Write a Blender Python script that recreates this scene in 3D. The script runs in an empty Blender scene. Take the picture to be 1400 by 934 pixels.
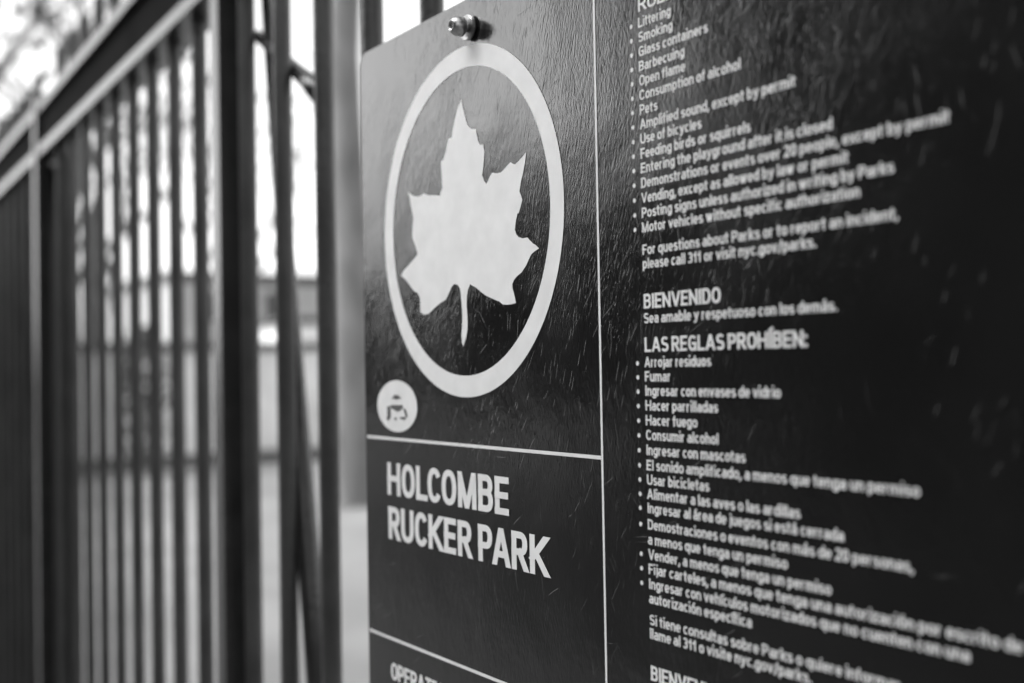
import bpy, bmesh, math, random
from mathutils import Vector, Matrix
from mathutils.geometry import tessellate_polygon
random.seed(7)
R = math.radians
C = bpy.context.scene.collection
SC = bpy.context.scene

# ------------------------------------------------------------------ camera
U = 0.15                      # one drawing unit of the sign (the emblem's outer radius) in metres
Z0 = 1.525                    # height of the emblem's centre above the pavement
def W(x, y, z):               # sign units -> world
    return Vector((x * U, y * U, Z0 + z * U))
cam = bpy.data.cameras.new('camera')
co = bpy.data.objects.new('camera', cam); C.objects.link(co); SC.camera = co
yaw, pitch, roll = 1.0021201580746215, 0.02102894309443488, -0.01718289561364908
fw = Vector((-math.sin(yaw) * math.cos(pitch), math.cos(yaw) * math.cos(pitch), math.sin(pitch)))
rt = Vector((math.cos(yaw), math.sin(yaw), 0)); up = rt.cross(fw)
rt2 = rt * math.cos(roll) + up * math.sin(roll); up2 = -rt * math.sin(roll) + up * math.cos(roll)
m = Matrix((rt2, up2, -fw)).transposed().to_4x4()
m.translation = W(5.904637, -3.460489, -0.830524)
co.matrix_world = m
cam.sensor_width = 36; cam.lens = 36 * 1640.876 / 1400
cam.clip_start = 0.02; cam.clip_end = 2000
cam.dof.use_dof = True; cam.dof.focus_distance = 6.1 * U; cam.dof.aperture_fstop = 3.2

# ------------------------------------------------------------------ light (overcast, black-and-white)
SUN_EL, SUN_AZ = R(45), R(203)          # azimuth clockwise from +Y
w = bpy.data.worlds.new('World'); SC.world = w; w.use_nodes = True
nt = w.node_tree; bg = nt.nodes['Background']
sky = nt.nodes.new('ShaderNodeTexSky'); sky.sky_type = 'NISHITA'; sky.sun_disc = False
sky.sun_elevation = SUN_EL; sky.sun_rotation = SUN_AZ; sky.air_density = 1.0; sky.dust_density = 2.5
bw = nt.nodes.new('ShaderNodeRGBToBW')
nt.links.new(sky.outputs[0], bw.inputs[0]); nt.links.new(bw.outputs[0], bg.inputs['Color'])
bg.inputs['Strength'].default_value = 0.15
sun = bpy.data.lights.new('sun', 'SUN'); sun.energy = 0.8; sun.angle = R(60); sun.color = (1, 1, 1)
so = bpy.data.objects.new('sun', sun); C.objects.link(so)
sd = Vector((math.sin(SUN_AZ) * math.cos(SUN_EL), math.cos(SUN_AZ) * math.cos(SUN_EL), math.sin(SUN_EL)))
so.rotation_euler = sd.to_track_quat('Z', 'Y').to_euler(); so.location = sd * 50
vs = SC.view_settings; vs.view_transform = 'Standard'; vs.look = 'None'; vs.gamma = 1; vs.use_curve_mapping = False
vs.exposure = 1.85

# ------------------------------------------------------------------ materials (all neutral greys)
def mat(name, v=0.5, rough=0.6, var=0.0, scale=8.0, bump=0.0, bscale=60.0, metal=0.0, spec=0.5, stretch=None):
    M = bpy.data.materials.new(name); M.use_nodes = True
    n = M.node_tree; b = n.nodes['Principled BSDF']
    b.inputs['Base Color'].default_value = (v, v, v, 1); b.inputs['Roughness'].default_value = rough
    b.inputs['Metallic'].default_value = metal; b.inputs['Specular IOR Level'].default_value = spec
    tc = n.nodes.new('ShaderNodeTexCoord')
    src = tc.outputs['Object']
    if stretch:
        mp = n.nodes.new('ShaderNodeMapping'); mp.inputs['Scale'].default_value = stretch
        n.links.new(src, mp.inputs[0]); src = mp.outputs[0]
    if var:
        nz = n.nodes.new('ShaderNodeTexNoise'); nz.inputs['Scale'].default_value = scale; nz.inputs['Detail'].default_value = 6
        n.links.new(src, nz.inputs['Vector'])
        mr = n.nodes.new('ShaderNodeMapRange'); mr.inputs['From Min'].default_value = 0.3; mr.inputs['From Max'].default_value = 0.7
        mr.inputs['To Min'].default_value = max(0, v * (1 - var)); mr.inputs['To Max'].default_value = min(1, v * (1 + var))
        n.links.new(nz.outputs['Fac'], mr.inputs[0])
        n.links.new(mr.outputs[0], b.inputs['Base Color'])
    if bump:
        nb = n.nodes.new('ShaderNodeTexNoise'); nb.inputs['Scale'].default_value = bscale; nb.inputs['Detail'].default_value = 4
        n.links.new(src, nb.inputs['Vector'])
        bp = n.nodes.new('ShaderNodeBump'); bp.inputs['Strength'].default_value = bump; bp.inputs['Distance'].default_value = 0.005
        n.links.new(nb.outputs['Fac'], bp.inputs['Height']); n.links.new(bp.outputs[0], b.inputs['Normal'])
    return M
M_paint = mat('black_fence_paint', 0.022, 0.24, 0.35, 14, 0.2, 120, spec=.5)
M_worn = mat('weathered_picket_paint', 0.06, 0.42, 0.35, 9, 0.35, 90)
M_screen = mat('dark_windscreen_fabric', 0.018, 0.9, 0.3, 20)
M_white = mat('white_sign_print', 0.8, 0.42, 0.06, 45)
M_mark = mat('dark_sticker_ink', 0.08, 0.5)
M_steel = mat('dull_steel', 0.42, 0.34, 0.3, 260, metal=1.0)
M_dsteel = mat('dark_recess', 0.05, 0.5, metal=1.0)
M_rubber = mat('black_rubber', 0.02, 0.6)
M_conc = mat('pale_concrete', 0.8, 0.85, 0.15, 1.5, 0.3, 40)
M_park = mat('park_pavement', 0.23, 0.85, 0.22, 0.9, 0.3, 30)
M_walk = mat('sidewalk_concrete', 0.2, 0.85, 0.2, 1.5, 0.3, 30)
M_road = mat('asphalt', 0.065, 0.85, 0.3, 3, 0.5, 90)
M_kerb = mat('kerb_stone', 0.1, 0.8, 0.2, 4)
M_bark = mat('tree_bark', 0.13, 0.9, 0.45, 9, 0.9, 18, stretch=(1, 1, 0.25))
M_leaf = mat('tree_leaves', 0.09, 0.7, 0.5, 1.2)
M_tan = mat('dry_pale_leaves', 0.2, 0.8, 0.4, 1.2)
M_dleaf = mat('evergreen_leaves', 0.045, 0.7, 0.5, 1.5)
M_brick = mat('brick_facade', 0.045, 0.9, 0.3, 3)
M_facade = mat('grey_facade', 0.36, 0.85, 0.15, 1)
M_trim = mat('facade_trim', 0.3, 0.8, 0.1, 2)
M_glass = mat('window_glass', 0.02, 0.08)
M_roof = mat('roof_tar', 0.06, 0.9)

def sign_material():
    """Black enamelled metal with a brushed grain and many fine handling scratches."""
    M = bpy.data.materials.new('scratched_black_enamel'); M.use_nodes = True
    n = M.node_tree; L = n.links; b = n.nodes['Principled BSDF']
    tc = n.nodes.new('ShaderNodeTexCoord')
    def math_(op, a, c=None, clamp=False):
        q = n.nodes.new('ShaderNodeMath'); q.operation = op; q.use_clamp = clamp
        for i, v in enumerate((a, c)):
            if v is None: continue
            if isinstance(v, (int, float)): q.inputs[i].default_value = v
            else: L.new(v, q.inputs[i])
        return q.outputs[0]
    def maprange(v, a, c, d=0.0, e=1.0):
        q = n.nodes.new('ShaderNodeMapRange'); q.inputs[1].default_value = a; q.inputs[2].default_value = c
        q.inputs[3].default_value = d; q.inputs[4].default_value = e; L.new(v, q.inputs[0]); return q.outputs[0]
    def nois(scale, vec, detail=3):
        q = n.nodes.new('ShaderNodeTexNoise'); q.inputs['Scale'].default_value = scale; q.inputs['Detail'].default_value = detail
        L.new(vec, q.inputs['Vector']); return q.outputs['Fac']
    def rotated(angle, sc):
        a = n.nodes.new('ShaderNodeMapping'); a.vector_type = 'TEXTURE'; a.inputs['Rotation'].default_value = (0, angle, 0)
        L.new(tc.outputs['Object'], a.inputs[0])
        c = n.nodes.new('ShaderNodeMapping'); c.inputs['Scale'].default_value = sc
        L.new(a.outputs[0], c.inputs[0]); return c.outputs[0]
    warp = n.nodes.new('ShaderNodeTexNoise'); warp.inputs['Scale'].default_value = 25
    L.new(tc.outputs['Object'], warp.inputs['Vector'])
    total = None
    #            angle, length m, width m, radius, density mask
    for k, (ang, ln, wd, rad, lo) in enumerate([(16, .030, .0009, .15, .48), (-10, .055, .0011, .13, .50), (36, .050, .0009, .13, .50),
                                           (61, .060, .0010, .12, .54), (-38, .048, .0010, .12, .55), (6, .085, .0011, .11, .49), (84, .070, .0010, .10, .56), (24, .016, .0011, .19, .56)]):
        v = rotated(R(ang), (.5 / wd, 0.0, .75 / ln))
        wv = n.nodes.new('ShaderNodeVectorMath'); wv.operation = 'MULTIPLY_ADD'
        L.new(warp.outputs['Color'], wv.inputs[0]); wv.inputs[1].default_value = (4.0, 0, .5); L.new(v, wv.inputs[2])
        vo = n.nodes.new('ShaderNodeTexVoronoi'); vo.inputs['Scale'].default_value = 1.0; L.new(wv.outputs[0], vo.inputs['Vector'])
        line = maprange(vo.outputs['Distance'], rad, rad * .4)
        pick = n.nodes.new('ShaderNodeSeparateColor'); L.new(vo.outputs['Color'], pick.inputs[0])
        line = math_('MULTIPLY', line, maprange(pick.outputs[0], .30, 1.0))
        sh = n.nodes.new('ShaderNodeVectorMath'); sh.operation = 'ADD'; sh.inputs[1].default_value = (k * 3.1, 0, k * 1.7)
        L.new(tc.outputs['Object'], sh.inputs[0])
        line = math_('MULTIPLY', line, maprange(nois(9, sh.outputs[0]), lo, lo + .16))
        total = line if total is None else math_('MAXIMUM', total, line)
    grain = nois(1.0, rotated(R(12), (560, 0, 75)), 4)
    grain2 = nois(1.0, rotated(R(-24), (430, 0, 60)), 3)
    sp = n.nodes.new('ShaderNodeSeparateXYZ'); L.new(tc.outputs['Object'], sp.inputs[0])
    handled = maprange(sp.outputs[0], .20, .38, 1.0, .16)     # most handling wear is round the emblem
    total = math_('MULTIPLY', total, handled)
    fine = None
    for ang, sx_, sz_ in ((18, 620, 55), (-14, 540, 62), (38, 600, 48)):
        vo = n.nodes.new('ShaderNodeTexVoronoi'); vo.inputs['Scale'].default_value = 1.0
        L.new(rotated(R(ang), (sx_, 0, sz_)), vo.inputs['Vector'])
        q = maprange(vo.outputs['Distance'], .0, .45, 1, 0)
        fine = q if fine is None else math_('MAXIMUM', fine, q)
    g = math_('ADD', math_('ADD', math_('MULTIPLY', grain, .45), math_('MULTIPLY', grain2, .25)), math_('MULTIPLY', fine, -.12))
    worn = maprange(nois(4, tc.outputs['Object'], 3), .35, .65, .35, 1.1)
    h = math_('ADD', math_('MULTIPLY', math_('MULTIPLY', g, worn), .62), math_('MULTIPLY', total, -1.6))
    h = math_('ADD', h, math_('MULTIPLY', nois(17, tc.outputs['Object'], 4), 1.0))
    bp = n.nodes.new('ShaderNodeBump'); bp.inputs['Strength'].default_value = 1.0; bp.inputs['Distance'].default_value = 0.0008
    L.new(h, bp.inputs['Height']); L.new(bp.outputs[0], b.inputs['Normal'])
    base = math_('ADD', maprange(nois(7, tc.outputs['Object'], 6), .3, .7, .005, .009), math_('MULTIPLY', total, .035))
    L.new(base, b.inputs['Base Color'])
    rough = maprange(nois(11, tc.outputs['Object'], 6), .35, .65, .07, .19)
    L.new(math_('ADD', rough, math_('MULTIPLY', total, .10)), b.inputs['Roughness'])
    b.inputs['IOR'].default_value = 1.75
    return M
M_sign = sign_material()

# ------------------------------------------------------------------ helpers
def obj(name, bm, material, parent=None, smooth=False):
    me = bpy.data.meshes.new(name); bm.to_mesh(me); bm.free()
    if smooth:
        for f in me.polygons: f.use_smooth = True
    me.materials.append(material)
    o = bpy.data.objects.new(name, me); C.objects.link(o)
    if parent is not None:
        o.parent = parent; o.matrix_parent_inverse = parent.matrix_world.inverted()
    return o
def empty(name, loc, label, cat, group=None):
    o = bpy.data.objects.new(name, None); C.objects.link(o); o.location = loc
    o['label'] = label; o['category'] = cat
    if group: o['group'] = group
    bpy.context.view_layer.update(); return o
def struct(name, bm, material):
    o = obj(name, bm, material); o['kind'] = 'structure'; return o
def box(bm, lo, hi):
    v = [bm.verts.new((x, y, z)) for x in (lo[0], hi[0]) for y in (lo[1], hi[1]) for z in (lo[2], hi[2])]
    for f in ((0, 1, 3, 2), (4, 6, 7, 5), (0, 4, 5, 1), (2, 3, 7, 6), (0, 2, 6, 4), (1, 5, 7, 3)): bm.faces.new([v[i] for i in f])
    return v
def tube(bm, pts, rad, n=10, cap=True):
    rings = []
    for i, p in enumerate(pts):
        a = pts[max(i - 1, 0)]; c = pts[min(i + 1, len(pts) - 1)]
        t = (c - a).normalized()
        x = t.orthogonal().normalized() if abs(t.z) > .99 else Vector((0, 0, 1)).cross(t).normalized()
        y = t.cross(x); r = rad[i] if isinstance(rad, (list, tuple)) else rad
        rings.append([bm.verts.new(p + (x * math.cos(2 * math.pi * k / n) + y * math.sin(2 * math.pi * k / n)) * r) for k in range(n)])
    for A, B in zip(rings, rings[1:]):
        for k in range(n): bm.faces.new((A[k], A[(k + 1) % n], B[(k + 1) % n], B[k]))
    if cap: bm.faces.new(rings[0][::-1]); bm.faces.new(rings[-1])
def bevel(bm, w, seg=2):
    bmesh.ops.bevel(bm, geom=bm.edges[:], offset=w, segments=seg, affect='EDGES', profile=.5)

# ------------------------------------------------------------------ the setting
GZ = -0.13
bm = bmesh.new(); v = [bm.verts.new(p) for p in ((-700, -700, GZ), (700, -700, GZ), (700, 700, GZ), (-700, 700, GZ))]; bm.faces.new(v); struct('ground', bm, M_road)
bm = bmesh.new(); box(bm, (-60, -2.75, GZ - .2), (30, .30, 0)); struct('sidewalk', bm, M_walk)
bm = bmesh.new(); box(bm, (-60, -2.93, GZ - .2), (30, -2.755, .004)); struct('kerb', bm, M_kerb)
bm = bmesh.new(); box(bm, (-90, .305, GZ - .2), (30, 90, -.004)); struct('park_pavement', bm, M_park)

# ------------------------------------------------------------------ steel fence
FA = R(2.2)
FD = Vector((math.cos(FA), -math.sin(FA), 0)); FN = Vector((math.sin(FA), math.cos(FA), 0))
def F(s, e, z):                  # along the fence, depth behind its front face, height (sign units) -> world
    p = Vector((0, .25, 0)) + FD * s + FN * e
    return W(p.x, p.y, z)
GR = -Z0 / U                     # pavement in sign units
fence = empty('steel_fence', F(-8, 0, GR), 'black steel picket fence with channel rails running away behind the sign', 'fence')
def fbox(bm, s0, s1, e0, e1, z0, z1):
    v = [bm.verts.new(F(s, e, z)) for s in (s0, s1) for e in (e0, e1) for z in (z0, z1)]
    for f in ((0, 1, 3, 2), (4, 6, 7, 5), (0, 4, 5, 1), (2, 3, 7, 6), (0, 2, 6, 4), (1, 5, 7, 3)): bm.faces.new([v[i] for i in f])
M_plate = mat('dull_rail_plate', 0.012, 1.0, 0.4, 6, 0.3, 90, spec=.05)
def channel_rail(s0, s1, z0, z1, d=.42, t=.17):
    for a, b in ((z0, z0 + t), (z1 - t, z1)):
        bm = bmesh.new(); fbox(bm, s0, s1, 0, d, a, b); bevel(bm, .0012); obj('rail', bm, M_paint, fence)
    bm = bmesh.new(); fbox(bm, s0, s1, .085, .105, z0 + t + .004, z1 - t - .004); obj('rail_plate', bm, M_plate, fence)
POSTS = [-28.0, -16.62, -5.72, 5.2]
for s in POSTS:
    bm = bmesh.new(); fbox(bm, s, s + .28, -.02, .235, GR, 4.16); bevel(bm, .0012)
    obj('post', bm, M_paint, fence)
for a, b in zip(POSTS, POSTS[1:]):
    channel_rail(a + .295, b - .005, 3.0, 3.95)
    channel_rail(a + .295, b - .005, GR + .7, GR + 1.65)
pk = [-4.31 + 1.0 * k for k in range(-1, 9)] + [-6.95 - 1.03 * k for k in range(0, 9)] + [-17.6 - 1.03 * k for k in range(0, 10)]
for s in pk:
    if any(abs(s - q - .15) < .22 for q in POSTS): continue
    bm = bmesh.new()
    tube(bm, [F(s + .05, .21, z) for z in (GR + .35, 4.62, 4.68, 4.72)], [.0125, .0125, .0105, .006], 18)
    obj('picket', bm, M_worn, fence, True)
# diagonal brace and the strap that ties it to the next picket, just behind the pickets
def at(u, v, e):                 # image direction met with the fence's own depth plane e
    d = rt2 * ((u - 700) / 1640.876) + up2 * ((467 - v) / 1640.876) + fw
    o = F(0, e, 0); cpos = m.translation
    return cpos + d * ((o - cpos).dot(FN) / d.dot(FN))
bm = bmesh.new()
tube(bm, [F(-5.14, .36, 2.985), F(-5.06, .36, 2.54), F(-4.6, .36, 0), F(-4.12, .36, -2.74), F(-3.43, .36, -6.6)], [.0075, .0088, .0130, .0155, .0165], 12)
obj('diagonal_brace', bm, M_paint, fence, True)
bm = bmesh.new()
tube(bm, [F(-5.37, 0.36, 2.48), F(-4.82, 0.36, 2.18), F(-4.35, 0.36, 1.92), F(-3.97, 0.34, 1.73), F(-3.34, 0.23, 1.45)], [.009, .0095, .0105, .0125, .0145], 12)
obj('brace_strap', bm, M_paint, fence, True)
# dark windscreen fabric tied behind the far pickets
bm = bmesh.new()
NX, NZ_ = 60, 8
g = [[bm.verts.new(F(-28 + (13.6) * i / NX, .335 + .03 * math.sin(i * .9) + .02 * math.sin(j * 1.7 + i), GR + 1.75 + (3.0 - GR - 1.8) * j / NZ_)) for j in range(NZ_ + 1)] for i in range(NX + 1)]
for i in range(NX):
    for j in range(NZ_): bm.faces.new((g[i][j], g[i + 1][j], g[i + 1][j + 1], g[i][j + 1]))
bmesh.ops.solidify(bm, geom=bm.faces[:], thickness=.002)
obj('windscreen', bm, M_screen, fence, True)

# ------------------------------------------------------------------ the park sign
sign = empty('park_sign', W(1.5, 0, -1.5), 'black park rules sign with white maple leaf emblem and two columns of lettering', 'sign')
def flat(bm, pts, y):            # polygon on the sign's face; y in units in front of it (negative)
    v = [bm.verts.new(W(x, y, z)) for x, z in pts]
    for t in tessellate_polygon([[Vector((x, z, 0)) for x, z in pts]]): bm.faces.new([v[i] for i in t])
def face_front(bm):
    bm.normal_update()
    for f in bm.faces:
        if f.normal.y > 0: f.normal_flip()
# panel: rounded top corners, 3 mm sheet
XL, XR, ZT, ZB, RC = -1.325, 4.9, 1.262, -5.6, .09
pts = []
for cx, cz, a0 in ((XR - RC, ZT - RC, 0), (XL + RC, ZT - RC, 90), (XL + RC, ZB + RC, 180), (XR - RC, ZB + RC, 270)):
    pts += [(cx + RC * math.cos(R(a0 + 9 * k)), cz + RC * math.sin(R(a0 + 9 * k))) for k in range(11)]
bm = bmesh.new()
fr = [bm.verts.new(W(x, 0, z)) for x, z in pts]; bk = [bm.verts.new(W(x, .022, z)) for x, z in pts]
bm.faces.new(fr); bm.faces.new(bk[::-1])
for k in range(len(pts)): bm.faces.new((fr[k], bk[k], bk[(k + 1) % len(pts)], fr[(k + 1) % len(pts)]))
bmesh.ops.recalc_face_normals(bm, faces=bm.faces[:])
obj('panel', bm, M_sign, sign)
YP = -.0025
# ring
bm = bmesh.new(); N = 160; RI = .8774
o_ = [bm.verts.new(W(math.cos(2 * math.pi * k / N), YP, math.sin(2 * math.pi * k / N))) for k in range(N)]
i_ = [bm.verts.new(W(RI * math.cos(2 * math.pi * k / N), YP, RI * math.sin(2 * math.pi * k / N))) for k in range(N)]
for k in range(N): bm.faces.new((i_[k], i_[(k + 1) % N], o_[(k + 1) % N], o_[k]))
obj('emblem_ring', bm, M_white, sign)
LEAF=[ (-0.001,0.703),(0.017,0.655),(0.039,0.602),(0.057,0.558),(0.080,0.534),(0.107,0.515),(0.138,0.509),(0.158,0.508),(0.165,0.475),(0.179,0.437),(0.192,0.417),(0.204,0.409),(0.231,0.410),(0.244,0.367),(0.236,0.314),(0.227,0.276),(0.215,0.238),(0.238,0.203),(0.257,0.183),(0.280,0.198),(0.299,0.222),(0.323,0.236),(0.369,0.226),(0.413,0.225),(0.449,0.239),(0.493,0.259),(0.511,0.265),(0.534,0.253),(0.555,0.247),(0.597,0.262),(0.639,0.281),(0.666,0.296),(0.651,0.242),(0.629,0.186),(0.607,0.144),(0.593,0.097),(0.608,0.073),(0.618,0.049),(0.603,0.018),(0.581,-0.017),(0.569,-0.017),(0.550,-0.063),(0.541,-0.102),(0.555,-0.127),(0.576,-0.143),(0.612,-0.154),(0.662,-0.154),(0.683,-0.171),(0.711,-0.190),(0.738,-0.201),(0.769,-0.222),(0.730,-0.232),(0.695,-0.246),(0.673,-0.268),(0.643,-0.301),(0.599,-0.333),(0.555,-0.349),(0.525,-0.367),(0.506,-0.389),(0.509,-0.413),(0.523,-0.442),(0.539,-0.491),(0.492,-0.496),(0.447,-0.496),(0.409,-0.492),(0.372,-0.474),(0.311,-0.458),(0.225,-0.431),(0.170,-0.404),(0.122,-0.380),(0.065,-0.360),(0.040,-0.388),(0.027,-0.421),(0.020,-0.471),(0.027,-0.522),(0.030,-0.573),(0.024,-0.624),(0.006,-0.666),(-0.024,-0.710),(-0.037,-0.690),(-0.044,-0.647),(-0.034,-0.596),(-0.029,-0.537),(-0.034,-0.468),(-0.045,-0.399),(-0.052,-0.377),(-0.074,-0.355),(-0.103,-0.347),(-0.125,-0.349),(-0.146,-0.360),(-0.174,-0.391),(-0.219,-0.432),(-0.291,-0.450),(-0.355,-0.473),(-0.402,-0.493),(-0.430,-0.505),(-0.487,-0.507),(-0.534,-0.491),(-0.538,-0.460),(-0.535,-0.423),(-0.540,-0.396),(-0.568,-0.370),(-0.606,-0.360),(-0.654,-0.325),(-0.712,-0.284),(-0.751,-0.263),(-0.785,-0.247),(-0.740,-0.217),(-0.659,-0.182),(-0.599,-0.155),(-0.560,-0.136),(-0.565,-0.117),(-0.587,-0.079),(-0.619,-0.034),(-0.624,-0.006),(-0.616,0.048),(-0.607,0.093),(-0.641,0.187),(-0.670,0.261),(-0.629,0.242),(-0.593,0.226),(-0.538,0.216),(-0.502,0.217),(-0.471,0.226),(-0.448,0.219),(-0.404,0.206),(-0.326,0.196),(-0.271,0.187),(-0.257,0.206),(-0.238,0.229),(-0.242,0.262),(-0.245,0.313),(-0.249,0.368),(-0.248,0.386),(-0.222,0.392),(-0.190,0.437),(-0.172,0.476),(-0.155,0.504),(-0.130,0.504),(-0.118,0.508),(-0.104,0.546),(-0.078,0.599),(-0.060,0.637),(-0.034,0.673) ]
bm = bmesh.new(); flat(bm, LEAF, YP); face_front(bm); obj('maple_leaf', bm, M_white, sign)
# dividing lines
def strip(name, x0, z0, x1, z1):
    bm = bmesh.new(); flat(bm, [(x0, z0), (x1, z0), (x1, z1), (x0, z1)], YP); face_front(bm); obj(name, bm, M_white, sign)
strip('column_line', 1.271, ZB + .1, 1.286, ZT - .02)
strip('divider_line', -1.30, -1.283, 1.269, -1.265)
strip('divider_line', -1.30, -2.553, 1.269, -2.535)
# round sticker
bm = bmesh.new(); flat(bm, [(-.866 + .274 * math.cos(2 * math.pi * k / 64), -1.066 + .163 * math.sin(2 * math.pi * k / 64)) for k in range(64)], YP * 1.5); face_front(bm)
STK = obj('round_sticker', bm, M_white, sign)
MARKS = [[(-.893, -.992), (-.871, -.998), (-.840, -.996), (-.828, -1.006), (-.800, -1.011), (-.800, -1.016), (-.838, -1.018), (-.867, -1.026), (-.895, -1.019), (-.930, -1.019), (-.930, -1.014), (-.905, -1.008)],
         [(-.945, -1.060), (-.783, -1.058), (-.779, -1.070), (-.822, -1.094), (-.869, -1.099), (-.905, -1.088), (-.9445, -1.078)],
         [(-.994, -1.069), (-.95, -1.068), (-.947, -1.135), (-.969, -1.156), (-1.008, -1.157), (-.996, -1.127)],
         [(-.7785, -1.0705), (-.735, -1.088), (-.716, -1.129), (-.722, -1.1305), (-.743, -1.1305), (-.757, -1.101)],
         [(-.827, -1.135), (-.764, -1.1312), (-.732, -1.137), (-.764, -1.149), (-.817, -1.144)],
         [(-.898, -1.139), (-.865, -1.136), (-.866, -1.153), (-.893, -1.154)]]
bm = bmesh.new()
for q in MARKS: flat(bm, q, YP * 2.5)
face_front(bm); obj('sticker_figure', bm, M_mark, STK)

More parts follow.
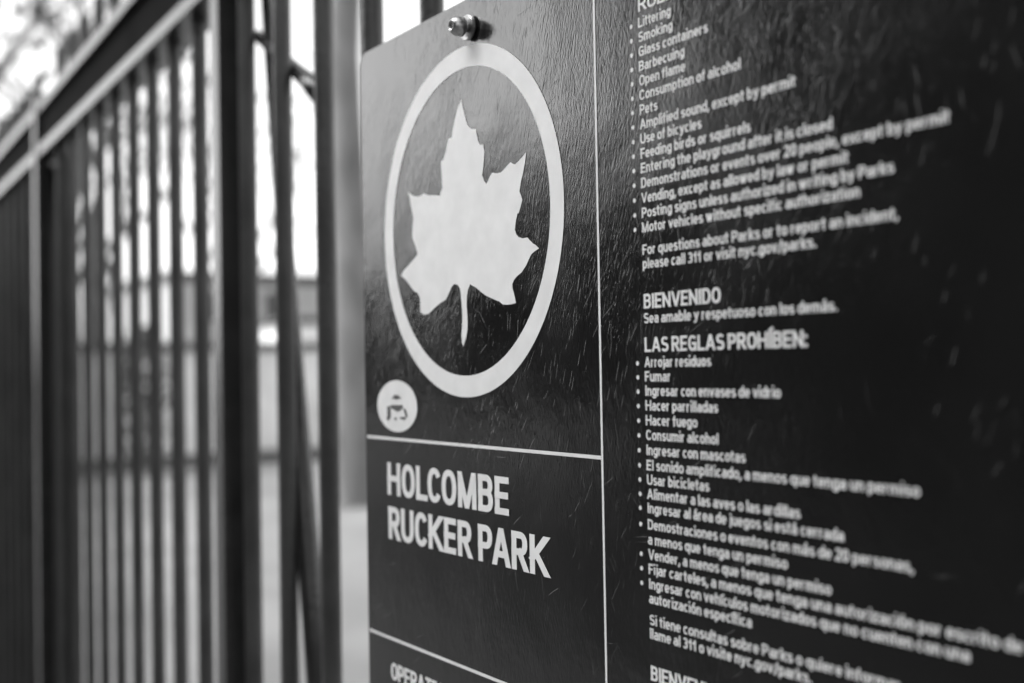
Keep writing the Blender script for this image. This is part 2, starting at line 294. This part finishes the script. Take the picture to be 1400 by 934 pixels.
# ------------------------------------------------------------------ grotesque lettering, drawn stroke by stroke
def arc(cx, cy, rx, ry, a0, a1, n=None, p=2.35):
    n = n or max(4, int(abs(a1 - a0) / 12)); out = []
    for k in range(n + 1):
        a = R(a0 + (a1 - a0) * k / n); c, s = math.cos(a), math.sin(a)
        out.append((cx + rx * math.copysign(abs(c) ** (2 / p), c), cy + ry * math.copysign(abs(s) ** (2 / p), s)))
    return out
A_ = arc
AS = 1.37   # ascender in x-heights
O_ = A_(.5, .5, .5, .5, 0, 360, 36)
S_ = A_(.5, .755, .46, .245, 28, 270, 18) + A_(.5, .25, .5, .25, 90, -155, 18)[1:]
GLY = {   # letter: (width, strokes); upper case in a unit box of cap height, lower case in a unit box of x-height
 'A': (0.76, [[(0, 0), (.45, 1)], [(.55, 1), (1, 0)], [(.22, .27), (.78, .27)]]),
 'B': (0.66, [[(0, 0), (0, 1)], [(0, 1), (.55, 1)] + A_(.55, .765, .40, .235, 90, -90)[1:] + [(0, .53)], [(.5, .53)] + A_(.55, .265, .45, .265, 90, -90) + [(0, 0)]]),
 'C': (0.69, [A_(.5, .5, .5, .5, 33, 327, 30)]),
 'D': (0.69, [[(0, 0), (0, 1)], [(0, 1), (.45, 1)] + A_(.45, .5, .55, .5, 90, -90)[1:] + [(0, 0)]]),
 'E': (0.60, [[(0, 0), (0, 1)], [(0, 1), (1, 1)], [(0, .51), (.92, .51)], [(0, 0), (1, 0)]]),
 'F': (.56, [[(0, 0), (0, 1)], [(0, 1), (1, 1)], [(0, .49), (.9, .49)]]),
 'G': (0.71, [A_(.5, .5, .5, .5, 38, 335, 30), [(.58, .47), (1, .47)], [(1, .47), (1, 0)]]),
 'H': (0.74, [[(0, 0), (0, 1)], [(1, 0), (1, 1)], [(0, .52), (1, .52)]]),
 'I': (.2, [[(.5, 0), (.5, 1)]]),
 'K': (0.73, [[(0, 0), (0, 1)], [(.96, 1), (.0, .36)], [(.30, .56), (1, 0)]]),
 'L': (0.60, [[(0, 0), (0, 1)], [(0, 0), (1, 0)]]),
 'M': (0.86, [[(0, 0), (0, 1)], [(1, 0), (1, 1)], [(.04, 1), (.46, .0)], [(.54, .0), (.96, 1)]]),
 'N': (0.72, [[(0, 0), (0, 1)], [(1, 0), (1, 1)], [(.0, 1), (1, 0)]]),
 'O': (0.71, [O_]),
 'P': (0.64, [[(0, 0), (0, 1)], [(0, 1), (.55, 1)] + A_(.55, .72, .45, .28, 90, -90)[1:] + [(0, .44)]]),
 'R': (0.67, [[(0, 0), (0, 1)], [(0, 1), (.55, 1)] + A_(.55, .735, .42, .265, 90, -90)[1:] + [(0, .47)], [(.52, .47), (1, 0)]]),
 'S': (.64, [S_]),
 'T': (.62, [[(0, 1), (1, 1)], [(.5, 0), (.5, 1)]]),
 'U': (0.70, [[(0, 1), (0, .36)] + A_(.5, .36, .5, .36, 180, 360)[1:] + [(1, 1)]]),
 'V': (0.74, [[(0, 1), (.45, 0)], [(.55, 0), (1, 1)]]),
 '0': (.56, [O_]), '1': (.42, [[(.75, 0), (.75, 1)], [(.75, .92), (.0, .70)]]),
 '2': (.56, [A_(.5, .73, .48, .27, 165, -25) + [(0, .02)], [(0, 0), (1, 0)]]),
 '3': (.56, [A_(.48, .755, .44, .245, 150, -90) + [(.36, .51)], A_(.48, .26, .52, .26, 90, -150)]),
 'a': (.54, [A_(.5, .66, .48, .34, 148, 0) + [(.98, 0)], [(.98, .58), (.45, .56)] + A_(.42, .28, .42, .28, 90, 270)[1:] + A_(.42, .40, .56, .40, 270, 350)[1:]]),
 'b': (.56, [[(0, 0), (0, AS)], O_]), 'c': (.52, [A_(.5, .5, .5, .5, 42, 318, 26)]),
 'd': (.56, [[(1, 0), (1, AS)], O_]), 'e': (.55, [[(.02, .49), (.98, .49)], [(1, .49)] + A_(.5, .5, .5, .5, 4, 318, 30)]),
 'f': (.37, [[(.34, 0), (.34, 1.1)] + A_(.80, 1.1, .46, .27, 180, 90)[1:] + [(1, AS)], [(-.05, 1), (.95, 1)]]),
 'g': (.56, [O_, [(1, 1), (1, -.06)] + A_(.5, -.06, .5, .25, 0, -158)[1:]]),
 'h': (.55, [[(0, 0), (0, AS)], A_(.5, .6, .5, .4, 172, 0) + [(1, 0)]]),
 'i': (.19, [[(.5, 0), (.5, 1)], [(.5, 1.41), (.5, 1.43)]]), 'í': (.19, [[(.5, 0), (.5, 1)], [(.2, 1.2), (1.6, 1.42)]]),
 'Í': (.2, [[(.5, 0), (.5, 1)], [(.5, 1.16), (1.3, 1.27)]]),
 'j': (.22, [[(.7, 1), (.7, -.1)] + A_(.1, -.1, .6, .21, 0, -90)[1:], [(.7, 1.41), (.7, 1.43)]]),
 'k': (.56, [[(0, 0), (0, AS)], [(.95, 1), (0, .36)], [(.32, .58), (1, 0)]]), 'l': (.19, [[(.5, 0), (.5, AS)]]),
 'm': (.86, [[(0, 0), (0, 1)], A_(.25, .62, .25, .38, 172, 0) + [(.5, 0)], A_(.75, .62, .25, .38, 172, 0) + [(1, 0)]]),
 'n': (.55, [[(0, 0), (0, 1)], A_(.5, .6, .5, .4, 172, 0) + [(1, 0)]]), 'o': (.57, [O_]),
 'p': (.56, [[(0, -.3), (0, 1)], O_]), 'q': (.56, [[(1, -.3), (1, 1)], O_]),
 'r': (.40, [[(0, 0), (0, 1)], A_(.9, .55, .9, .43, 172, 84)]), 's': (.51, [S_]),
 't': (.38, [[(.34, 1.27), (.34, .25)] + A_(.72, .25, .38, .25, 180, 270)[1:] + [(1, 0)], [(-.05, 1), (1, 1)]]),
 'u': (.55, [[(0, 1), (0, .4)] + A_(.5, .4, .5, .4, 180, 352)[1:], [(1, 0), (1, 1)]]),
 'v': (.56, [[(0, 1), (.45, 0)], [(.55, 0), (1, 1)]]),
 'w': (.82, [[(0, 1), (.25, 0)], [(.29, 0), (.48, 1)], [(.52, 1), (.71, 0)], [(.75, 0), (1, 1)]]),
 'x': (.55, [[(0, 1), (1, 0)], [(0, 0), (1, 1)]]), 'y': (.56, [[(0, 1), (.5, .05)], [(1, 1), (.45, -.12), (.30, -.28), (.04, -.30)]]),
 'z': (.50, [[(0, 1), (1, 1)], [(1, .98), (0, .02)], [(0, 0), (1, 0)]]),
 '.': (.19, [[(.5, 0), (.5, .06)]]), ',': (.19, [[(.5, .05), (.5, 0), (.1, -.17)]]),
 ':': (.19, [[(.5, 0), (.5, .06)], [(.5, .62), (.5, .68)]]), '/': (.40, [[(0, -.1), (1, 1.02)]]),
}
for a, b, dx in (('á', 'a', 0), ('é', 'e', 0), ('ó', 'o', 0), ('ú', 'u', 0)):
    GLY[a] = (GLY[b][0], GLY[b][1] + [[(.42, 1.20), (.72, 1.42)]])
UPPER = set('ABCDEFGHIKLMNOPRSTUV0123/Í:')
def ribbon(bm, pts, tx, ty, y, tf, y0=None, y1=None):
    """a stroke of even weight along pts; steep ends are cut level at y0 / y1 when they end there"""
    closed = len(pts) > 3 and abs(pts[0][0] - pts[-1][0]) + abs(pts[0][1] - pts[-1][1]) < 1e-6
    P = [Vector(p) for p in (pts[:-1] if closed else pts)]
    n = len(P); L, Rr = [], []
    def nrm(d):
        k = Vector((-d.y, d.x)); return k.normalized()
    for i in range(n):
        a = P[(i - 1) % n] if (closed or i) else None; c = P[(i + 1) % n] if (closed or i < n - 1) else None
        if a is None or c is None:
            d = ((c - P[i]) if a is None else (P[i] - a)); out = -d.normalized() if a is None else d.normalized()
            k = nrm(d); h = Vector((k.x * tx / 2, k.y * ty / 2)); q = P[i].copy()
            straight = n <= 3 or (a is None and (P[1] - P[0]).length > .1) or (c is None and (P[-1] - P[-2]).length > .1)
            if abs(d.y) > abs(d.x) * .5 and y0 is not None and (abs(q.y - ty / 2) < 1e-4 or abs(q.y - (y1 - ty / 2)) < 1e-4):
                tgt = 0 if abs(q.y - ty / 2) < 1e-4 else y1
                q += d * ((tgt - q.y) / d.y); hw = tx / 2 * d.length / abs(d.y); sgn = 1 if k.x > 0 else -1
                h = Vector((hw * sgn, 0))
            elif straight:
                q += Vector((out.x * tx / 2, out.y * ty / 2))
            L.append(q + h); Rr.append(q - h); continue
        k1, k2 = nrm(P[i] - a), nrm(c - P[i]); k = (k1 + k2)
        if k.length < 1e-6: k = k1
        k.normalize(); s = min(1.5, 1 / max(.3, k.dot(k1)))
        h = Vector((k.x * tx / 2 * s, k.y * ty / 2 * s)); L.append(P[i] + h); Rr.append(P[i] - h)
    vl = [bm.verts.new(tf(q.x, q.y, y)) for q in L]; vr = [bm.verts.new(tf(q.x, q.y, y)) for q in Rr]
    rng = range(n) if closed else range(n - 1)
    for i in rng:
        j = (i + 1) % n
        try: bm.faces.new((vl[i], vr[i], vr[j], vl[j]))
        except ValueError: pass
def glyph(bm, ch, x, sx, cap, tx, ty, tf_y, org, XH=.745):
    wd, strokes = GLY[ch]; H = 1.0 if ch in UPPER else XH
    if ch in '.,': H = 1.0
    for k, st in enumerate(strokes):
        pts = []
        for u, v in st:
            px = tx / 2 + u * (wd - tx) if wd > .25 else tx / 2 + (u - .5) * .2 + (wd - tx) / 2
            py = ty / 2 + v * (H - ty) if 0 <= v <= 1 else (ty / 2 + (H - ty) + (v - 1) * H if v > 1 else ty / 2 + v * H)
            pts.append((px, py))
        ribbon(bm, pts, tx, ty, tf_y - .0008 * k, lambda a, b, y: W(org[0] + (x + a) * sx * cap, y, org[1] + b * cap), 0, H)
    return wd
def advance(text, sb, space):
    return sum(space if c == ' ' else GLY[c][0] + sb for c in text) - sb + sum(KERN.get(text[i:i + 2], 0) for i in range(len(text)))
KERN = {'LC': -.07, 'CO': -.05, 'PA': -.07, 'CK': -.03, 'RU': -.01, 'AR': -.01}
def line(name, text, x0, x1, z, cap, tx=.20, ty=.165, sb=.07, space=.25, bullet=False):
    bm = bmesh.new(); sx = (x1 - x0) / (advance(text, sb, space) * cap) if x1 else 1.0

    x = 0
    for i, c in enumerate(text):
        if c == ' ': x += space; continue
        x += glyph(bm, c, x, sx, cap, tx / sx, ty, YP, (x0, z)) + sb + KERN.get(text[i:i + 2], 0)
    if bullet:
        cx, cz, r = 1.563, z + .40 * cap, .0105
        flat(bm, [(cx + r * math.cos(k * math.pi / 8), cz + r * math.sin(k * math.pi / 8)) for k in range(16)], YP)
    bmesh.ops.recalc_face_normals(bm, faces=bm.faces[:])
    for f in bm.faces:
        if f.normal.y > 0: f.normal_flip()
    return obj(name, bm, M_white, sign)
# park name
line('park_name', 'HOLCOMBE', -1.012, .438, -1.632, .206, .235, .175, .075)
line('park_name', 'RUCKER PARK', -1.006, .804, -1.912, .206, .235, .175, .075, .22)
line('hours_heading', 'OPERATING', -1.0, -.24, -2.802, .108, .23, .17, .05)
# rules, English then Spanish: text, x end, baseline, bullet
CAP = .0465
RULES = [('Littering', 1.846, .713, 1), ('Smoking', 1.856, .646, 1), ('Glass containers', 2.084, .580, 1), ('Barbecuing', 1.932, .512, 1),
 ('Open flame', 1.935, .446, 1), ('Consumption of alcohol', 2.278, .379, 1), ('Pets', 1.742, .312, 1), ('Amplified sound, except by permit', 2.581, .245, 1),
 ('Use of bicycles', 2.032, .178, 1), ('Feeding birds or squirrels', 2.328, .111, 1), ('Entering the playground after it is closed', 2.763, .044, 1),
 ('Demonstrations or events over 20 people, except by permit', 3.285, -.024, 1), ('Vending, except as allowed by law or permit', 2.838, -.093, 1),
 ('Posting signs unless authorized in writing by Parks', 3.046, -.161, 1), ('Motor vehicles without specific authorization', 2.888, -.228, 1),
 ('For questions about Parks or to report an incident,', 3.060, -.330, 0), ('please call 311 or visit nyc.gov/parks.', 2.669, -.394, 0),
 ('Sea amable y respetuoso con los demás.', 2.767, -.643, 0),
 ('Arrojar residuos', 2.061, -.843, 1), ('Fumar', 1.796, -.908, 1), ('Ingresar con envases de vidrio', 2.464, -.973, 1), ('Hacer parrilladas', 2.099, -1.040, 1),
 ('Hacer fuego', 1.966, -1.107, 1), ('Consumir alcohol', 2.097, -1.174, 1), ('Ingresar con mascotas', 2.258, -1.242, 1),
 ('El sonido amplificado, a menos que tenga un permiso', 3.124, -1.311, 1), ('Usar bicicletas', 2.034, -1.377, 1), ('Alimentar a las aves o las ardillas', 2.556, -1.442, 1),
 ('Ingresar al área de juegos si está cerrada', 2.774, -1.506, 1), ('Demostraciones o eventos con más de 20 personas,', 3.09, -1.580, 1), ('a menos que tenga un permiso', 2.481, -1.648, 0),
 ('Vender, a menos que tenga un permiso', 2.706, -1.716, 1), ('Fijar carteles, a menos que tenga una autorización por escrito de Parks', 3.70, -1.782, 1),
 ('Ingresar con vehículos motorizados que no cuenten con una', 3.312, -1.849, 1), ('autorización específica', 2.274, -1.914, 0),
 ('Si tiene consultas sobre Parks o quiere informar', 3.02, -2.012, 0), ('llame al 311 o visite nyc.gov/parks.', 2.596, -2.074, 0)]
for t, x1, z, b in RULES: line('rule_text', t, 1.615, x1, z, CAP, bullet=bool(b))
HEAD = [('RULES PROHIBIT:', 2.43, .786), ('BIENVENIDO', 2.129, -.576), ('LAS REGLAS PROHÍBEN:', 2.613, -.774), ('BIENVENUE', 2.08, -2.262)]
for t, x1, z in HEAD: line('rules_heading', t, 1.617, x1, z, .0665, .21, .16, .075, .22)

# bolt through the sign's top corner: shank > washer, rubber ring, domed head with hexagonal recess
bx, bz = .117, 1.084
def lathe(bm, prof, n=40):       # prof: (distance in front of the face, radius)
    rings = [[bm.verts.new(W(bx + r * math.cos(2 * math.pi * k / n), -d, bz + r * math.sin(2 * math.pi * k / n))) for k in range(n)] for d, r in prof]
    for A, B in zip(rings, rings[1:]):
        for k in range(n): bm.faces.new((A[k], A[(k + 1) % n], B[(k + 1) % n], B[k]))
    bm.faces.new(rings[0][::-1]); bm.faces.new(rings[-1]); bmesh.ops.recalc_face_normals(bm, faces=bm.faces[:])
bm = bmesh.new(); lathe(bm, [(-.40, .026), (.085, .026)]); bolt = obj('bolt', bm, M_steel, sign, True)
bm = bmesh.new(); lathe(bm, [(.001, .056), (.003, .060), (.011, .060), (.013, .056)]); obj('rubber_ring', bm, M_rubber, bolt)
bm = bmesh.new(); lathe(bm, [(.014, .068), (.016, .071), (.032, .071), (.034, .068)]); obj('washer', bm, M_steel, bolt)
bm = bmesh.new(); lathe(bm, [(.052, .030), (.056, .054), (.084, .056), (.104, .051), (.122, .040), (.131, .029), (.1315, .026), (.100, .025)]); obj('bolt_head', bm, M_steel, bolt, True)
bm = bmesh.new()
pr = [bm.verts.new(W(bx + .012 * math.cos(k * math.pi / 3), -.124, bz + .012 * math.sin(k * math.pi / 3))) for k in range(6)]
pq = [bm.verts.new(W(bx + .012 * math.cos(k * math.pi / 3), -.101, bz + .012 * math.sin(k * math.pi / 3))) for k in range(6)]
bm.faces.new(pr[::-1])
for k in range(6): bm.faces.new((pr[k], pr[(k + 1) % 6], pq[(k + 1) % 6], pq[k]))
obj('recess_pin', bm, M_dsteel, bolt)
# two mounting channels behind the panel, reaching the pickets
for z in (1.02, -4.9):
    bm = bmesh.new(); vv = [W(x, y, zz) for x in (-1.1, 4.6) for y in (.024, .24) for zz in (z, z + .2)]
    v = [bm.verts.new(p) for p in vv]
    for f in ((0, 1, 3, 2), (4, 6, 7, 5), (0, 4, 5, 1), (2, 3, 7, 6), (0, 2, 6, 4), (1, 5, 7, 3)): bm.faces.new([v[i] for i in f])
    if z < 0: obj('mounting_channel', bm, M_paint, sign)
    else: bm.free()

# ------------------------------------------------------------------ park beyond the fence
CAMP = m.translation.copy()
def polar(az, dist):             # azimuth west of north seen from the camera
    return Vector((CAMP.x - dist * math.sin(R(az)), CAMP.y + dist * math.cos(R(az)), 0))
wall = empty('concrete_wall', (-17.0, 7, 0), 'long low pale concrete wall across the park pavement', 'wall')
bm = bmesh.new(); box(bm, (-17.35, 1.5, 0), (-17.0, 22, 1.72)); obj('wall_face', bm, M_conc, wall)
bm = bmesh.new(); box(bm, (-17.42, 1.45, 1.722), (-16.93, 22.05, 1.86)); bevel(bm, .02); obj('coping', bm, M_kerb, wall)
bm = bmesh.new(); box(bm, (-16.998, 1.5, 0), (-16.80, 22, .17)); bevel(bm, .02); obj('plinth', bm, M_kerb, wall)

def limb(bm, a, d, ln, r, depth, tips, rnd):
    pts = [a]; rad = [r]; p = a.copy(); dd = d.copy(); k = 4
    for i in range(k):
        dd = (dd + Vector((rnd.uniform(-.22, .22), rnd.uniform(-.22, .22), rnd.uniform(-.05, .16)))).normalized()
        p = p + dd * ln / k; pts.append(p.copy()); rad.append(r * (1 - .55 * (i + 1) / k))
    tube(bm, pts, rad, 7 if r > .03 else 5, cap=False)
    tips.append((p.copy(), r))
    if depth:
        for j in range(rnd.choice((2, 3, 3))):
            i = rnd.randint(2, k); ax = Vector((rnd.uniform(-1, 1), rnd.uniform(-1, 1), rnd.uniform(-.1, .7))).normalized()
            limb(bm, pts[i], (dd * .7 + ax * .8).normalized(), ln * rnd.uniform(.55, .75), rad[i] * .7, depth - 1, tips, rnd)
def tree(name, pos, h, r, label, seed, leaves=900, lsize=.10, spread=.7, M=None, depth=3, group=None, bark=None, first=.42):
    rnd = random.Random(seed); t = empty(name, pos, label, 'tree', group)
    bm = bmesh.new(); tips = []
    pts = [pos + Vector((rnd.uniform(-.06, .06) * k, rnd.uniform(-.06, .06) * k, h * first * k / 4)) for k in range(5)]
    tube(bm, pts, [r * 1.35, r * 1.02, r, r * .94, r * .85], 14, cap=False)
    for j in range(5):
        a = 2 * math.pi * (j + rnd.random() * .6) / 5
        d = Vector((math.cos(a) * .75, math.sin(a) * .75, rnd.uniform(.5, 1.1))).normalized()
        limb(bm, pts[4 if j % 2 else 3] , d, h * (.30 + .06 * rnd.random()), r * .5, depth, tips, rnd)
    limb(bm, pts[4], Vector((0, 0, 1)), h * .36, r * .7, depth, tips, rnd)
    obj('trunk', bm, bark or M_bark, t, True)
    if leaves:
        bm = bmesh.new()
        for k in range(leaves):
            p, _ = rnd.choice(tips); q = p + Vector((rnd.gauss(0, spread), rnd.gauss(0, spread), rnd.gauss(0, spread * .8)))
            n_ = Vector((rnd.uniform(-1, 1), rnd.uniform(-1, 1), rnd.uniform(-1, 1))).normalized(); x = n_.orthogonal().normalized(); y = n_.cross(x)
            s = lsize * rnd.uniform(.6, 1.3)
            bm.faces.new([bm.verts.new(q + x * a * s + y * b * s) for a, b in ((-1, 0), (-.2, -.55), (1, 0), (-.1, .6))])
        obj('crown', bm, M or M_leaf, t)
    return t
def shrub(pos, h, wd, label, seed, n=650, M=M_leaf, group=None):
    rnd = random.Random(seed); t = empty('shrub', pos, label, 'shrub', group)
    bm = bmesh.new()
    for k in range(7):
        a = rnd.uniform(0, 6.28); tube(bm, [pos, pos + Vector((math.cos(a) * wd * .2, math.sin(a) * wd * .2, h * .4)), pos + Vector((math.cos(a) * wd * .4, math.sin(a) * wd * .4, h * .8))], [.02, .015, .006], 5)
    obj('stem', bm, M_bark, t)
    bm = bmesh.new()
    for k in range(n):
        a = rnd.uniform(0, 6.28); rr = wd * .5 * math.sqrt(rnd.random()); z = h * rnd.random() ** .8
        rr *= math.sqrt(max(0.05, 1 - (z / h - .45) ** 2 / .42))
        q = pos + Vector((math.cos(a) * rr, math.sin(a) * rr, z + .03)); n_ = Vector((rnd.uniform(-1, 1), rnd.uniform(-1, 1), rnd.uniform(-1, 1))).normalized()
        x = n_.orthogonal().normalized(); y = n_.cross(x); s = .07 * rnd.uniform(.6, 1.3)
        bm.faces.new([bm.verts.new(q + x * a_ * s + y * b_ * s) for a_, b_ in ((-1, 0), (-.2, -.55), (1, 0), (-.1, .6))])
    obj('foliage', bm, M or M_dleaf, t)
tree('sky_blocker_tree', Vector((6.4, 1.3, 0)), 7.0, .18, 'unseen evergreen tree added past the right hand end of the sign to block sky light', 51, 5000, .16, .7, M_dleaf, first=.22)  # added out of view: blocks the sky so the posts' near faces stay dark
# the grey trunk right beside the sign's edge
tree('park_tree', polar(64.95, 12.6), 11, .195, 'grey tree trunk standing right beside the sign edge', 3, 200, .12, bark=mat('pale_smooth_bark', .2, .9, .35, 6, .6, 18, stretch=(1, 1, .3)), first=.85)
G1 = 'trees in the park beyond the fence'
tree('park_tree', polar(83.5, 17), 10.5, .2, 'tall sparse tree whose crown shows above the fence rails at the upper left', 11, 1700, .11, .6, M_tan, group=G1)
tree('park_tree', polar(76.6, 26), 9, .2, 'thin bare tree behind the pickets left of the tall fence post', 12, 120, .13, .6, group=G1)
tree('park_tree', polar(70.5, 34), 10, .22, 'farther bare tree standing beyond the low wall', 13, 160, .15, .7, group=G1)
tree('park_tree', polar(79.5, 14.5), 7, .15, 'dark tree seen in the gaps beside the far windscreen', 15, 200, .12, .6, group=G1)
G2 = 'shrubs in front of the low wall'
for k, (az, d, h, wd) in enumerate([(79.6, 17.0, .9, .9), (74.5, 17.2, 2.0, .7)]):
    shrub(polar(az, d), h, wd, ['low leafy shrub nearest the windscreen in front of the pale wall', 'narrow upright shrub against the pale wall just left of the tall fence post'][k], 30 + k, group=G2)

def building(name, x0, x1, y0, y1, h, label, M, cols, floors, facing, parapet=.5, gz=0.0):
    t = empty(name, ((x0 + x1) / 2, (y0 + y1) / 2, gz), label, 'building')
    bm = bmesh.new(); box(bm, (x0, y0, gz), (x1, y1, h)); obj('walls', bm, M, t)
    bm = bmesh.new(); box(bm, (x0 - .15, y0 - .15, h + .002), (x1 + .15, y1 + .15, h + parapet)); bevel(bm, .03); obj('cornice', bm, M_roof, t)
    for f in range(floors):
        for c in range(cols):
            z = gz + (h - gz) * (f + .35) / floors; wh = min(1.6, (h - gz) / floors * .5)
            bm = bmesh.new(); bs = bmesh.new()
            if facing in ('+y', '-y'):
                x = x0 + (x1 - x0) * (c + .5) / cols; yy = y1 if facing == '+y' else y0; sg = 1 if facing == '+y' else -1
                a, b = sorted((yy - sg * .05, yy + sg * .02)); box(bm, (x - .5, a, z), (x + .5, b, z + wh))
                a, b = sorted((yy + sg * .003, yy + sg * .12)); box(bs, (x - .6, a, z - .12), (x + .6, b, z - .003))
            else:
                y = y0 + (y1 - y0) * (c + .5) / cols
                box(bm, (x1 - .05, y - .5, z), (x1 + .02, y + .5, z + wh)); box(bs, (x1 + .003, y - .6, z - .12), (x1 + .12, y + .6, z - .003))
            wdw = obj('window', bm, M_glass, t); obj('sill', bs, M_trim, wdw)
    return t
building('park_house', -66, -54, 16, 46, 5.6, 'low grey building far behind the pale wall', M_facade, 9, 2, '+x')
shed = empty('park_shed', (-29.5, 12.6, 0), 'small pale shed with a flat roof behind the low wall', 'shed')
bm = bmesh.new(); box(bm, (-31.5, 11.4, 0), (-28.5, 15.0, 2.62)); obj('shed_walls', bm, M_conc, shed)
bm = bmesh.new(); box(bm, (-31.7, 11.2, 2.622), (-28.3, 15.2, 2.8)); bevel(bm, .03); obj('shed_roof', bm, M_roof, shed)
bm = bmesh.new(); box(bm, (-28.52, 13.4, .05), (-28.46, 14.4, 2.1)); obj('shed_door', bm, M_facade, shed)
# across the road on the camera's side (mirrored in the sign's glossy face)
building('brick_building', -11.6, 9, -20, -9.0, 11.5, 'dark brick apartment building across the road', M_brick, 8, 4, '+y', gz=GZ)
G3 = 'street trees across the road'
tree('street_tree', Vector((-13.6, -8.8, GZ)), 4.0, .12, 'small dense street tree across the road next to the dark brick building', 41, 2600, .12, .5, M_dleaf, group=G3)
tree('street_tree', Vector((-21, -11, GZ)), 3.2, .14, 'low street tree farther down the road', 42, 2600, .14, .55, M_dleaf, group=G3)
tree('street_tree', Vector((-33, -14, GZ)), 3.6, .15, 'farthest low street tree down the road', 43, 2600, .16, .6, M_dleaf, group=G3)
building('brick_building', -70, -40, -34, -24, 5.5, 'low dark brick building farther down the road', M_brick, 9, 2, '+y', gz=GZ)
